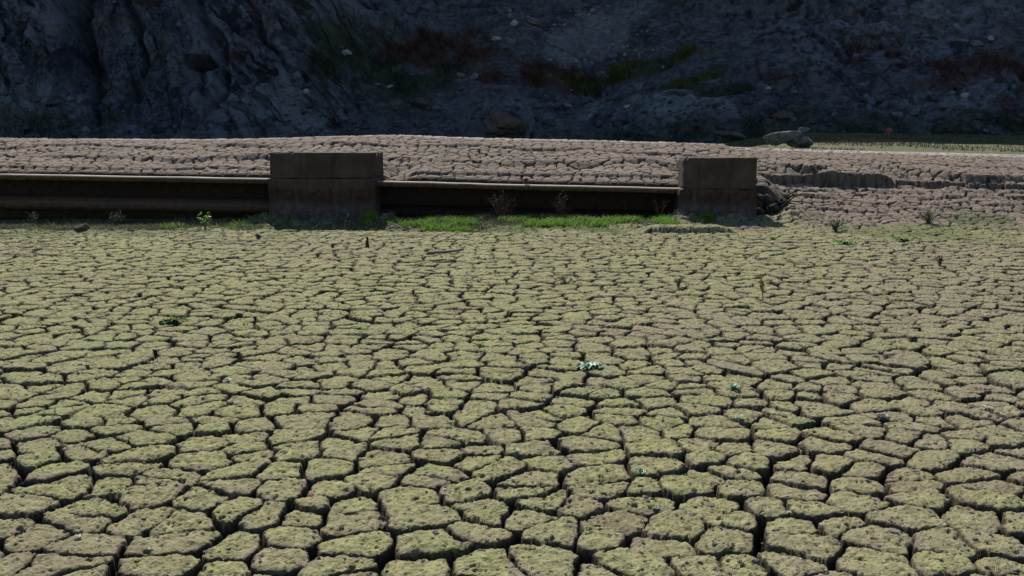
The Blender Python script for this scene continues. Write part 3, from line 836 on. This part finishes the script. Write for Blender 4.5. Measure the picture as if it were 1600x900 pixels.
ROCKS = [  # px, py, width px, height px, material, label
    (1216, 219, 62, 24, 'b', 'big rounded grey boulder behind the pale rim of the mud bank'),
    (1250, 224, 40, 17, 'b', 'smaller grey boulder leaning on the right of the big rounded boulder'),
    (1143, 216, 50, 14, 'd', 'slanting dark rock left of the big rounded boulder'),
    (1221, 182, 38, 14, 'n', 'brownish humped rock above the big rounded boulder'),
    (774, 61, 19, 7, 'p', 'pale flat stone beside the pinkish stone, high on the slope'),
    (796, 66, 19, 12, 'k', 'pinkish stone beside the pale flat stone, high on the slope'),
    (803, 39, 13, 11, 'p', 'pale stone above the pinkish one, near the top of the picture'),
    (837, 35, 20, 12, 'k', 'pinkish block at the left edge of the loose scree'),
    (849, 58, 11, 12, 'u', 'bluish upright stone at the left edge of the loose scree'),
    (542, 84, 18, 8, 'p', 'pale stone lying on the dark green slope right of the cliff'),
    (608, 137, 12, 5, 'p', 'small bright stone under the dark green slope, next to a dull pink stone'),
    (592, 133, 14, 8, 'k', 'dull pink stone just left of a small bright stone'),
    (742, 119, 17, 10, 'g', 'round grey stone below the reddish scrub'),
    (720, 119, 14, 10, 'k', 'pinkish stone just left of the round grey stone below the reddish scrub'),
    (660, 166, 36, 20, 'd', 'dark blocky rock above the bank, midway between cliff and mound'),
    (684, 172, 18, 14, 'u', 'bluish rock at the right of a dark blocky rock'),
    (787, 202, 62, 34, 'n', 'smooth brown mound of mudstone behind the bank'),
    (822, 200, 24, 34, 'u', 'bluish broken rock on the right side of the brown mound'),
    (1502, 66, 20, 7, 'g', 'leftmost of the grey slabs on the right of the slope'),
    (1526, 69, 20, 9, 'g', 'thick grey slab second from left on the right of the slope'),
    (1547, 62, 10, 8, 'p', 'small whitish stone above the grey slabs on the right'),
    (1561, 74, 16, 7, 'g', 'rightmost of the grey slabs on the right of the slope'),
    (1507, 148, 19, 8, 'p', 'pale stone under the dark red scrub band on the right'),
    (1486, 145, 12, 5, 'k', 'small pinkish stone just left of the pale stone under the red scrub'),
    (411, 191, 21, 14, 'u', 'largest bluish stone among the rubble at the right foot of the cliff'),
    (420, 177, 11, 10, 'u', 'bluish stone directly above the largest one at the foot of the cliff'),
    (456, 165, 11, 9, 'g', 'round grey stone in the rubble right of the cave'),
    (478, 144, 9, 7, 'p', 'small pale stone highest in the rubble right of the cave'),
    (466, 124, 14, 16, 'u', 'angular bluish rock under the slanting rib at the right of the cliff'),
    (110, 157, 13, 10, 'u', 'round bluish stone below the deep chimney of the cliff'),
    (84, 166, 26, 9, 'd', 'dark flat slab on the apron at the left of the cliff'),
    (116, 185, 14, 9, 'u', 'bluish stone below the round one at the foot of the deep chimney'),
    (8, 168, 32, 24, 'u', 'teal grey boulder cut by the left edge of the view'),
    (135, 206, 14, 16, 'u', 'upright bluish stone just behind the rim of the bank, left side'),
    (555, 210, 46, 16, 'd', 'low dark slab behind the rim above the wide concrete block'),
    (886, 166, 16, 7, 'g', 'grey stone in the rubble between mound and outcrop'),
    (978, 166, 11, 6, 'p', 'pale stone on the pinkish outcrop'),
    (924, 180, 8, 6, 'p', 'tiny pale stone low in the rubble left of the outcrop'),
    (1000, 196, 12, 7, 'g', 'grey stone at the foot of the pinkish outcrop'),
    (1258, 204, 22, 9, 'u', 'bluish flat rock behind the boulder pair'),
    (1200, 138, 10, 5, 'p', 'small pale stone alone on the dark slope above the humped rock'),
    (1168, 160, 24, 9, 'd', 'dark low rock left of and above the humped rock'),
    (1400, 185, 24, 12, 'u', 'bluish rock where the right outcrop meets the shaded grass'),
    (1430, 178, 20, 14, 'u', 'upright bluish rock right of the one at the foot of the outcrop'),
]
MK = dict(b=M_boulder, d=M_rock_dark, n=M_rock_brown, p=M_rock_pale, k=M_rock_pink, u=M_rock_blue, g=M_rock_grey)
for i, (px, py, wpx, hpx, mk, lab) in enumerate(ROCKS):
    if py > 200 and 1180 < px < 1280 or mk == 'b':
        Y = 25.5
        p = at(px, py + hpx * 0.1, Y); loc = Vector(p)
        k = Y / F
    elif px == 1143:
        loc = Vector(at(px, py, 30.0)); k = 30.0 / F
    else:
        loc = hill_hit(px, py); k = loc.y / F
    sx = wpx * k * 0.5 * 1.12; sz = hpx * k * 0.5 * (1.5 if mk == 'b' else 1.2)
    rock(lab, loc, sx, (sx + sz) * 0.55, sz, MK[mk], 1000 + i * 7, rot=(i * 0.7) % 0.6 - 0.3, tilt=0.28 if px == 1143 else ((i * 37) % 10 - 5) * 0.03,
         sub=4 if wpx > 15 else 3, sink=0.45, name='boulder' if mk == 'b' else 'rock', cat='boulder' if mk == 'b' else 'rock')

# loose scree: too many to count
rng = np.random.default_rng(5)


def scatter(mask, n):
    wgt = mask.ravel() * (HPX.ravel() > -200) * (HPX.ravel() < 1800) * (HPY.ravel() > -60)
    return rng.choice(len(wgt), n, p=wgt / wgt.sum())


ico = bmesh.new(); bmesh.ops.create_icosphere(ico, subdivisions=1, radius=1.0)
ico.verts.ensure_lookup_table()
IV = np.array([v.co[:] for v in ico.verts]); IF = np.array([[v.index for v in f.verts] for f in ico.faces]); ico.free()


def stones(name, pos, lo, hi, mat, label, cat, kindstuff=True):
    n = len(pos)
    r = lo * (hi / lo) ** (rng.random(n) ** 2.4)
    sc_ = np.stack([r * rng.uniform(.8, 1.6, n), r * rng.uniform(.7, 1.2, n), r * rng.uniform(.45, .9, n)], -1)
    V = IV[None] * (1 + rng.uniform(-.28, .28, (n, len(IV), 1))) * sc_[:, None]
    a = rng.uniform(0, 6.28, n); c, s_ = np.cos(a)[:, None], np.sin(a)[:, None]
    V = np.stack([V[..., 0] * c - V[..., 1] * s_, V[..., 0] * s_ + V[..., 1] * c, V[..., 2]], -1) + pos[:, None]
    Fc = IF[None] + (np.arange(n) * len(IV))[:, None, None]
    return tag(raw_mesh(name, V.reshape(-1, 3), Fc.reshape(-1, 3), mat, None, False), label, cat, None, 'stuff')


HP = np.stack([HXd.ravel(), HY.ravel(), HZ.ravel()], -1)
fan = np.clip(blob(930, 55, 75, 45, -.5, .9, .4, 60) + .4 * blob(1010, 90, 40, 25, 0, .9, .4, 61) + .35 * blob(830, 45, 60, 30, 0, .9, .4, 62), 0, 1)
foot_m = np.clip(.5 * sst(3.2, 0.4, HSS) + .3 * blob(480, 165, 60, 40, 0, .9, .4, 63) + .25 * blob(80, 150, 120, 40, 0, .9, .4, 64), 0, 1)
stones('scree', HP[scatter(fan, 420)], 0.03, 0.15, M_rock_scree, 'pale loose stones scattered down the middle of the dark slope', 'scree')
stones('rubble', HP[scatter(foot_m + .03, 1500)], 0.04, 0.30, M_rock_dark, 'dark broken rubble along the foot of the hillside', 'rubble')
stones('bluish_rubble', HP[scatter(foot_m + .02, 520)], 0.03, 0.18, M_rock_blue, 'bluish stones strewn among the dark rubble of the hillside', 'rubble')


# ------------------------------------------------------------------ low vegetation that nobody could count
def blades(name, pos, hmin, hmax, wid, lean, mat, label, cat, n_per=1):
    n = len(pos)
    h = rng.uniform(hmin, hmax, n); a = rng.uniform(0, 6.28, n); b = rng.uniform(0, 6.28, n)
    wv = np.stack([np.cos(a), np.sin(a), np.zeros(n)], -1) * (wid * rng.uniform(.6, 1.3, n))[:, None]
    ln = np.stack([np.cos(b), np.sin(b), np.zeros(n)], -1) * (h * lean * rng.uniform(.2, 1.2, n))[:, None]
    up = np.stack([np.zeros(n), np.zeros(n), h], -1)
    V = np.stack([pos - wv, pos + wv, pos + wv * .7 + ln * .4 + up * .6, pos - wv * .7 + ln * .4 + up * .6, pos + ln + up * .95 + wv * .1, pos + ln + up * .95 - wv * .1], 1)
    q = np.array([[0, 1, 2, 3], [3, 2, 4, 5]])
    Fc = q[None] + (np.arange(n) * 6)[:, None, None]
    return tag(raw_mesh(name, V.reshape(-1, 3), Fc.reshape(-1, 4), mat, None, True), label, cat, None, 'stuff')


def strip_pts(n, x0, x1, y0, y1, f, thr, seed):
    x = rng.uniform(x0, x1, n); y = rng.uniform(y0, y1, n)
    xc, xh, ym, yh = (x0 + x1) / 2, (x1 - x0) / 2, (y0 + y1) / 2, (y1 - y0) / 2
    fall = np.clip((np.abs(x - xc) / xh - 0.7) / 0.3, 0, 1) ** 2 * 0.45 + np.clip((np.abs(y - ym) / yh - 0.6) / 0.4, 0, 1) ** 2 * 0.3
    m = fbm(x, y, f, 4, seed) + rng.uniform(-.16, .16, n) - fall > thr
    x, y = x[m], y[m]
    return np.stack([x, y, ground(x, y) - 0.01], -1)


def wx(px, Y=15.2): return (px - 800) / F * Y


pts = np.concatenate([strip_pts(34000, wx(620), wx(930), 14.25, 15.95, 2.6, -0.02, 601), strip_pts(14000, wx(900), wx(1060), 14.7, 15.9, 2.4, 0.08, 602), strip_pts(9000, wx(560), wx(720), 14.8, 15.9, 2.6, 0.14, 605), strip_pts(2500, wx(230), wx(420), 14.5, 15.3, 3.0, 0.28, 606),
                      strip_pts(2500, wx(1090), wx(1160), 15.3, 15.74, 2, -.1, 603), strip_pts(900, wx(1240), wx(1300), 15.0, 15.6, 2.0, -0.05, 604)])
blades('grass', pts, 0.015, 0.12, 0.007, 1.1, M_grass, 'bright green grass in front of the beam between the concrete blocks', 'grass')
pts = np.concatenate([strip_pts(26000, -9.5, wx(1060), 14.5, 15.9, 1.3, -0.03, 610), strip_pts(900, wx(1190), wx(1620), 14.3, 15.5, 1.2, 0.22, 611), strip_pts(2500, -9, 9, 12.2, 14.5, 0.7, 0.30, 612)])
pts = np.concatenate([pts, strip_pts(22000, wx(-40), wx(440), 14.5, 15.95, 2.2, 0.12, 607)])
blades('straw', np.concatenate([strip_pts(5000, -9.5, wx(1190), 14.4, 15.9, 1.7, 0.1, 640), strip_pts(2500, wx(620), wx(930), 14.3, 15.9, 2.0, 0.0, 641)]), 0.03, 0.16, 0.004, 1.0, M_straw, 'dead straw among the green weeds along the foot of the beams', 'straw')
blades('weeds', pts, 0.02, 0.075, 0.006, 1.1, M_dullgrass, 'dull green weeds along the far edge of the cracked flat', 'weeds')
cl = np.concatenate([strip_pts(260, wx(400), wx(610), 15.2, 15.74, 2, -0.4, 625), strip_pts(220, wx(1050), wx(1230), 15.1, 15.74, 2, -0.4, 626), strip_pts(500, -9, wx(1190), 14.35, 15.7, 1.5, 0.0, 620), strip_pts(260, wx(600), wx(700), 14.4, 15.0, 1.5, -0.3, 621), strip_pts(260, wx(960), wx(1200), 14.4, 15.2, 1.5, -0.2, 622)])
stones('mud_crumbs', cl, 0.015, 0.07, M_clod, 'small grey mud crumbs strewn on the grassy strip before the beams', 'mud crumbs')
d_ = np.exp(rng.uniform(math.log(2.6), math.log(14), 60000)); x_ = rng.uniform(-.75, .75, 60000) * d_
sel = fbm(x_, d_, 0.9, 4, 650) + rng.uniform(-.12, .12, 60000) > 0.34
x_, d_ = x_[sel], d_[sel]
zc, mk_ = ground(x_, d_, True)
ic = mk_['shade_tint'] > 0.5
base = np.stack([x_[ic], d_[ic], zc[ic] + 0.01], -1)[:170]
base = np.repeat(base, 7, 0); base[:, :2] += rng.normal(0, 0.011, (len(base), 2)); base[:, 2] = ground(base[:, 0], base[:, 1]) - 0.004
blades('sprouts', base, 0.012, 0.034, 0.0035, 1.2, M_sprout, 'tiny green sprouts scattered through the cracks of the flat', 'sprouts')
n_ = 5200
d_ = np.exp(rng.uniform(math.log(2.5), math.log(11), n_)); x_ = rng.uniform(-.8, .8, n_) * d_
sel = fbm(x_, d_, 1.3, 3, 655) + rng.uniform(-.3, .3, n_) > 0.05
stones('mud_grit', np.stack([x_[sel], d_[sel], ground(x_[sel], d_[sel]) + .001], -1), 0.003, 0.014, M_clod, 'fine mud grit and crumbs lying on the cracked plates', 'grit')
# shaded grass behind the bank rim on the right
x = rng.uniform(5.5, 22, 16000); y = rng.uniform(23.0, 42, 16000)
m_ = fbm(x, y, 0.5, 4, 660) + rng.uniform(-.15, .15, len(x)) > -0.02
x, y = x[m_], y[m_]
blades('dry_grass', np.stack([x, y, ground(x, y)], -1), 0.02, 0.10, 0.010, 1.3, M_verge, 'thin olive grass on the ground behind the bank on the right', 'grass')
blades('red_scrub', HP[scatter(np.clip(HA['red'], 0, 1) * np.clip(fbm(HXX, sl, 0.9, 4, 321) + .15, 0, 1), 6000)], 0.06, 0.42, 0.018, 1.3, M_scrubred, 'dark reddish scrub patches across the shaded hillside', 'scrub')
blades('olive_scrub', HP[scatter(np.clip(blob(1000, 105, 70, 13, -.25, .7, .5, 30) + blob(1075, 128, 60, 8, -.35, .7, .4, 31) + .8 * blob(900, 128, 50, 10, 0, .8, .5, 32) + .3 * blob(830, 119, 10, 5, 0, .8, .5, 39), 0, 1) * np.clip(fbm(HXX, sl, 1.1, 4, 320) + .12, 0, 1), 4200)], 0.05, 0.34, 0.02, 1.3, M_scrubgreen, 'olive green scrub on the ledge above the outcrop', 'scrub')
blades('dark_scrub', HP[scatter(np.clip(green - .1, 0, 1) * np.clip(fbm(HXX, sl, 0.9, 4, 322) + .1, 0, 1), 9000)], 0.05, 0.36, 0.02, 1.3, M_scrubdark, 'dark green low scrub on the shaded hillside', 'scrub')


# ------------------------------------------------------------------ individual small things
def tube(bm, pts, r0, r1, sides=5):
    rings = []
    for i, p in enumerate(pts):
        p = Vector(p)
        d = (Vector(pts[min(i + 1, len(pts) - 1)]) - Vector(pts[max(i - 1, 0)])).normalized()
        u = d.orthogonal().normalized(); v = d.cross(u)
        r = r0 + (r1 - r0) * i / (len(pts) - 1)
        rings.append([bm.verts.new(p + (u * math.cos(6.2832 * k / sides) + v * math.sin(6.2832 * k / sides)) * r) for k in range(sides)])
    for a, b in zip(rings[:-1], rings[1:]):
        for k in range(sides):
            bm.faces.new((a[k], a[(k + 1) % sides], b[(k + 1) % sides], b[k]))
    bm.faces.new(rings[0]); bm.faces.new(rings[-1][::-1])


def leaf(bm, base, tip, width, droop=0.0):
    base = Vector(base); tip = Vector(tip)
    d = tip - base
    s_ = d.cross(Vector((0, 0, 1)))
    s_ = s_.normalized() * width if s_.length > 1e-5 else Vector((width, 0, 0))
    mid = base + d * 0.5 + Vector((0, 0, d.length * 0.18))
    tipd = tip - Vector((0, 0, droop))
    a = [bm.verts.new(base - s_ * .3), bm.verts.new(base + s_ * .3)]
    b = [bm.verts.new(mid - s_ + Vector((0, 0, width * .3))), bm.verts.new(mid - Vector((0, 0, width * .2))), bm.verts.new(mid + s_ + Vector((0, 0, width * .3)))]
    c = bm.verts.new(tipd)
    bm.faces.new((a[0], a[1], b[1])); bm.faces.new((a[0], b[1], b[0])); bm.faces.new((a[1], b[2], b[1]))
    bm.faces.new((b[0], b[1], c)); bm.faces.new((b[1], b[2], c))


def rosette(px, py, wpx, mat, label, n=14, seed=0, name='leafy_plant', tall=0.35):
    rg = random.Random(seed * 13 + 5)
    g = ground_hit(px, py)
    k = (g - Vector((0, 0, H))).length / F
    R = wpx * k * 0.5
    bm = bmesh.new()
    for i in range(n):
        a = 6.283 * i / n + rg.uniform(-.3, .3); r = R * rg.uniform(.45, 1.1); c0 = Vector((rg.uniform(-.35, .35) * R, rg.uniform(-.3, .3) * R, 0.0))
        leaf(bm, c0, c0 + Vector((math.cos(a) * r * .75, math.sin(a) * r * .75, R * tall * rg.uniform(.4, 1.6))), R * rg.uniform(.14, .28), R * .1)
    o = bm_obj(name, bm, mat, None, True)
    g.z += 0.004
    o.location = g
    return tag(o, label, 'plant')


PL = [
    (924, 574, 46, M_teal, 'sprawling grey green plant, the widest one on the cracked flat', 26),
    (1148, 607, 26, M_teal, 'compact silvery green plant right of the widest plant', 18),
    (1003, 738, 26, M_teal, 'turquoise green plant in the right half near a wide crack in the foreground', 16),
    (806, 704, 17, M_teal, 'small pale green sprig on a plate near the middle of the foreground', 10),
    (800, 749, 12, M_palelf, 'tiny whitish sprig just below the small pale green sprig', 8),
    (693, 766, 9, M_palelf, 'tiny whitish sprig left of the other foreground sprigs at mid width', 7),
    (726, 840, 9, M_teal, 'tiny green sprig on the plate at the bottom middle', 7),
    (911, 840, 10, M_palelf, 'tiny white sprig at the bottom, right of middle', 7),
    (1232, 803, 13, M_palelf, 'bright white leaf scrap at the corner of a plate, lower right', 5),
    (1386, 652, 15, M_palelf, 'whitish sprig beside a dark hole on the right of the flat', 9),
    (1364, 640, 8, M_palelf, 'tiny white speck of leaves left of the whitish sprig by the dark hole', 6),
    (1484, 698, 12, M_palelf, 'pale sprig on a plate at the far right, lower one', 8),
    (1540, 636, 15, M_palelf, 'pale sprig at the far right, upper one', 9),
    (1151, 655, 22, M_teal, 'faint grey green sprig below the compact silvery plant', 9),
    (354, 594, 17, M_teal, 'grey green sprig on the left side of the flat', 10),
    (803, 537, 19, M_teal, 'small grey sprig above and left of the widest plant', 10),
    (124, 840, 14, M_palelf, 'pale sprig in a crack at the lower left', 9),
    (234, 857, 14, M_teal, 'green sprig on a plate at the lower left, right of the pale sprig', 9),
    (706, 662, 18, M_green, 'fresh green tuft on a plate rim above the green shoot in the crack', 12),
    (713, 694, 12, M_green, 'green shoot growing out of a dark crack near the middle', 9),
    (268, 503, 48, M_dullleaf, 'flat spreading green patch of leaves on the left of the flat', 26),
    (1204, 440, 18, M_yellow, 'yellow green tuft topping the thin plant on the right', 14),
    (1207, 372, 20, M_green, 'dark green tuft at the far edge right of the narrower block', 14),
    (1320, 378, 46, M_green, 'wide low green clump near the far edge on the right', 26),
    (1410, 375, 38, M_green, 'second wide green clump near the far edge, further right', 20),
]
for i, (px, py, wpx, mt, lab, n) in enumerate(PL):
    rosette(px, py, wpx, mt, lab, n, i, tall=0.10 if wpx > 30 else 0.24)


def shrub(name, label, px, py, wpx, hpx, mat_t, mat_l, n=26, seed=0, leaves=60, cat='shrub', lw=0.012, twig=0.006):
    rg = random.Random(seed)
    g = ground_hit(px, py) if isinstance(px, (int, float)) else px
    k = (g - Vector((0, 0, H))).length / F
    W = wpx * k * .5; Hh = hpx * k
    r = empty(name, g)
    tag(r, label, cat)
    bm = bmesh.new(); tips = []
    for i in range(n):
        a = rg.uniform(0, 6.283); q = rg.uniform(.15, 1.0)
        hh = Hh * rg.uniform(.45, 1.0) * (1 - .3 * q * q)
        end = Vector((math.cos(a) * W * q, math.sin(a) * W * q * .7, hh))
        mid = end * .5 + Vector((rg.uniform(-.1, .1) * W, rg.uniform(-.1, .1) * W, Hh * .06))
        tube(bm, [(0, 0, -.02), mid, end], twig, twig * .35, 4)
        tips.append(end)
        for j in range(3):
            b = mid.lerp(end, rg.uniform(0, .8)); e2 = b + Vector((rg.uniform(-.4, .4) * W, rg.uniform(-.3, .3) * W, rg.uniform(.0, .22) * Hh))
            tube(bm, [b, (b + e2) * .5 + Vector((0, 0, .01)), e2], twig * .5, twig * .25, 3)
            tips.append(e2)
    bm_obj('stem', bm, mat_t, r)
    bm = bmesh.new()
    for i in range(leaves):
        b = rg.choice(tips) * rg.uniform(.55, 1.0)
        d = Vector((rg.uniform(-1, 1), rg.uniform(-1, 1), rg.uniform(-.3, .8))).normalized() * lw * rg.uniform(1.5, 3.2)
        leaf(bm, b, b + d, lw * rg.uniform(.4, .8))
    bm_obj('foliage', bm, mat_l, r, smooth=True)
    return r


shrub('dry_shrub', 'reddish dry shrub in front of the beam, the larger and left one', 782, 340, 54, 50, M_drydark, M_drydark, 26, 1, 110)
shrub('dry_shrub', 'reddish dry shrub in front of the beam, the thinner right one', 876, 340, 42, 46, M_drydark, M_drydark, 18, 2, 70)
shrub('dry_shrub', 'faint dark dry shrub against the beam close to the narrower block', 1030, 339, 28, 36, M_drydark, M_drydark, 9, 3, 24)
shrub('green_weed', 'bright green weed standing in the shade under the left beam', 321, 355, 30, 28, M_green, M_green, 10, 4, 60, 'weed', 0.022, 0.005)
shrub('grey_weed', 'straggly grey weed left of the bright green weed, below the beam', 185, 350, 34, 24, M_dullgrass, M_dullgrass, 16, 5, 50, 'weed', 0.012, 0.004)
shrub('grey_weed', 'thin grey weed at the far left end under the beam', 55, 350, 22, 20, M_dullgrass, M_dullgrass, 12, 6, 30, 'weed', 0.012, 0.004)
shrub('flowering_weed', 'thin weed with whitish heads before the wide concrete block', 543, 354, 14, 24, M_dullgrass, M_palelf, 7, 7, 14, 'weed', 0.012, 0.004)
shrub('dark_weed', 'low dark weed on the cracked slope at the far right', 1452, 348, 46, 20, M_dullgrass, M_dullgrass, 26, 8, 90, 'weed', 0.016, 0.005)
shrub('pale_weed', 'grey green bush on the mud right of the debris pile', 1304, 360, 36, 18, M_dullgrass, M_teal, 26, 9, 60, 'weed', 0.016, 0.005)
shrub('thin_plant', 'thin drooping yellow green plant alone on the right of the flat', 1192, 470, 22, 52, M_yellow, M_yellow, 5, 10, 26, 'plant', 0.018, 0.004)
shrub('dry_twigs', 'small brown twig tuft in the shaded grass behind the bank', Vector(at(1388, 212, 31.0)), 0, 22, 14, M_drydark, M_drydark, 14, 12, 14, 'twigs', 0.02, 0.010)
shrub('red_weed', 'small reddish weed near the far edge on the right of the flat', 1467, 412, 14, 16, M_drybrown, M_drybrown, 10, 14, 30, 'weed', 0.014, 0.004)
shrub('dry_weed', 'brown dry weed flattened on the middle of the flat', 885, 441, 34, 12, M_drybrown, M_drygrey, 16, 15, 20, 'weed', 0.01, 0.004)
shrub('dry_weed', 'small rusty dry weed in the flat right of its middle', 1060, 446, 18, 20, M_drybrown, M_drybrown, 9, 16, 20, 'weed', 0.01, 0.004)

# debris pile against the right side of the narrow block
g = Vector((at(1203, 345, 15.9)[0] , 15.95, 0.0))
dp = empty('debris_pile', g)
tag(dp, 'dark pile of dead branches and clods against the right side of the narrower block', 'debris pile')
rg = random.Random(77)
bm = bmesh.new()
for i in range(46):
    b = Vector((rg.uniform(-.25, .35), rg.uniform(-.15, .7), rg.uniform(-.05, .35)))
    a = rg.uniform(0, 6.283); L = rg.uniform(.25, .7)
    e = b + Vector((math.cos(a) * L * .8, math.sin(a) * L * .4, rg.uniform(-.15, .45) * L))
    tube(bm, [b, b.lerp(e, .5) + Vector((rg.uniform(-.05, .05), 0, rg.uniform(-.03, .06))), e], rg.uniform(.008, .022), .005, 5)
bm_obj('branches', bm, M_darkwood, dp)
bm = bmesh.new()
for i in range(60):
    c = Vector((rg.uniform(-.25, .75), rg.uniform(-.1, .9), 0)); c.z = max(0.0, .42 - .5 * max(c.x, 0)) * rg.uniform(0.1, 1.0)
    m4 = Matrix.Translation(c) @ Matrix.Rotation(rg.uniform(0, 3), 4, (rg.random(), rg.random(), rg.random() + .1)) @ Matrix.Diagonal((rg.uniform(.05, .16), rg.uniform(.05, .12), rg.uniform(.04, .08), 1))
    q = bmesh.ops.create_icosphere(bm, subdivisions=2, radius=1.0, matrix=m4)
    for v in q['verts']: v.co += Vector((rg.uniform(-1, 1), rg.uniform(-1, 1), rg.uniform(-1, 1))) * .013
bm_obj('clods', bm, M_rock_dark, dp)
bm = bmesh.new()
p0 = Vector(at(1232, 302, 16.4)); p0 -= g
tube(bm, [p0, p0 + Vector((.0, 0, .07)), p0 + Vector((.05, 0, .12)), p0 + Vector((.16, .05, .13)), p0 + Vector((.34, .1, .08))], .022, .01, 6)
bm_obj('root', bm, M_wood, dp)

# small loose things on the flat
g = ground_hit(130, 357)
rock('brown pointed stone at the far edge of the flat below the left beam', g, 0.125, 0.10, 0.085, M_rock_brown, 4001, sink=.1, name='stone', cat='stone', ang=.4)
g = ground_hit(405, 370)
rock('small dark stone at the far edge below the wide concrete block', g, 0.045, 0.04, 0.035, M_darkwood, 4002, sub=3, sink=.2, name='stone', cat='stone')
g = ground_hit(1378, 655)
rock('small dark stone under the whitish sprig on the right', g, 0.035, 0.03, 0.02, M_rock_dark, 4004, sub=3, sink=.2, name='stone', cat='stone')


def stick(label, px, py, vec, r0, r1, mat, name='stick', lift=0.0):
    g = ground_hit(px, py)
    rg = random.Random(px)
    bm = bmesh.new(); v = Vector(vec)
    tube(bm, [v * f + Vector((rg.uniform(-.01, .01), rg.uniform(-.01, .01), rg.uniform(-.008, .008))) for f in (0, .25, .5, .75, 1)], r0, r1, 7)
    o = bm_obj(name, bm, mat, None, True)
    o.location = g + Vector((0, 0, lift))
    return tag(o, label, 'stick')


g = ground_hit(696, 402)
bm = bmesh.new()
tube(bm, [(-.20, 0, .05), (-.1, .01, .062), (.02, 0, .07), (.12, -.01, .085), (.21, 0, .10)], .02, .014, 8)
for v in bm.verts: v.co.y *= 2.6
o = bm_obj('driftwood', bm, M_wood, None, True); o.location = g + Vector((0, 0, .01))
tag(o, 'flat piece of driftwood propped just above the flat, left of the middle', 'driftwood')
stick('short dark stake standing upright near the far edge below the wide block', 573, 384, (0.004, 0, .135), .026, .012, M_darkwood, 'stake', -.01)
stick('pale thin stick leaning in the weeds under the left beam', 56, 341, (-.2, .05, .10), .010, .007, M_wood, 'stick', .03)
stick('dark twig lying across plates right of the middle', 1160, 398, (.17, .04, .02), .008, .005, M_darkwood, 'twig', .01)
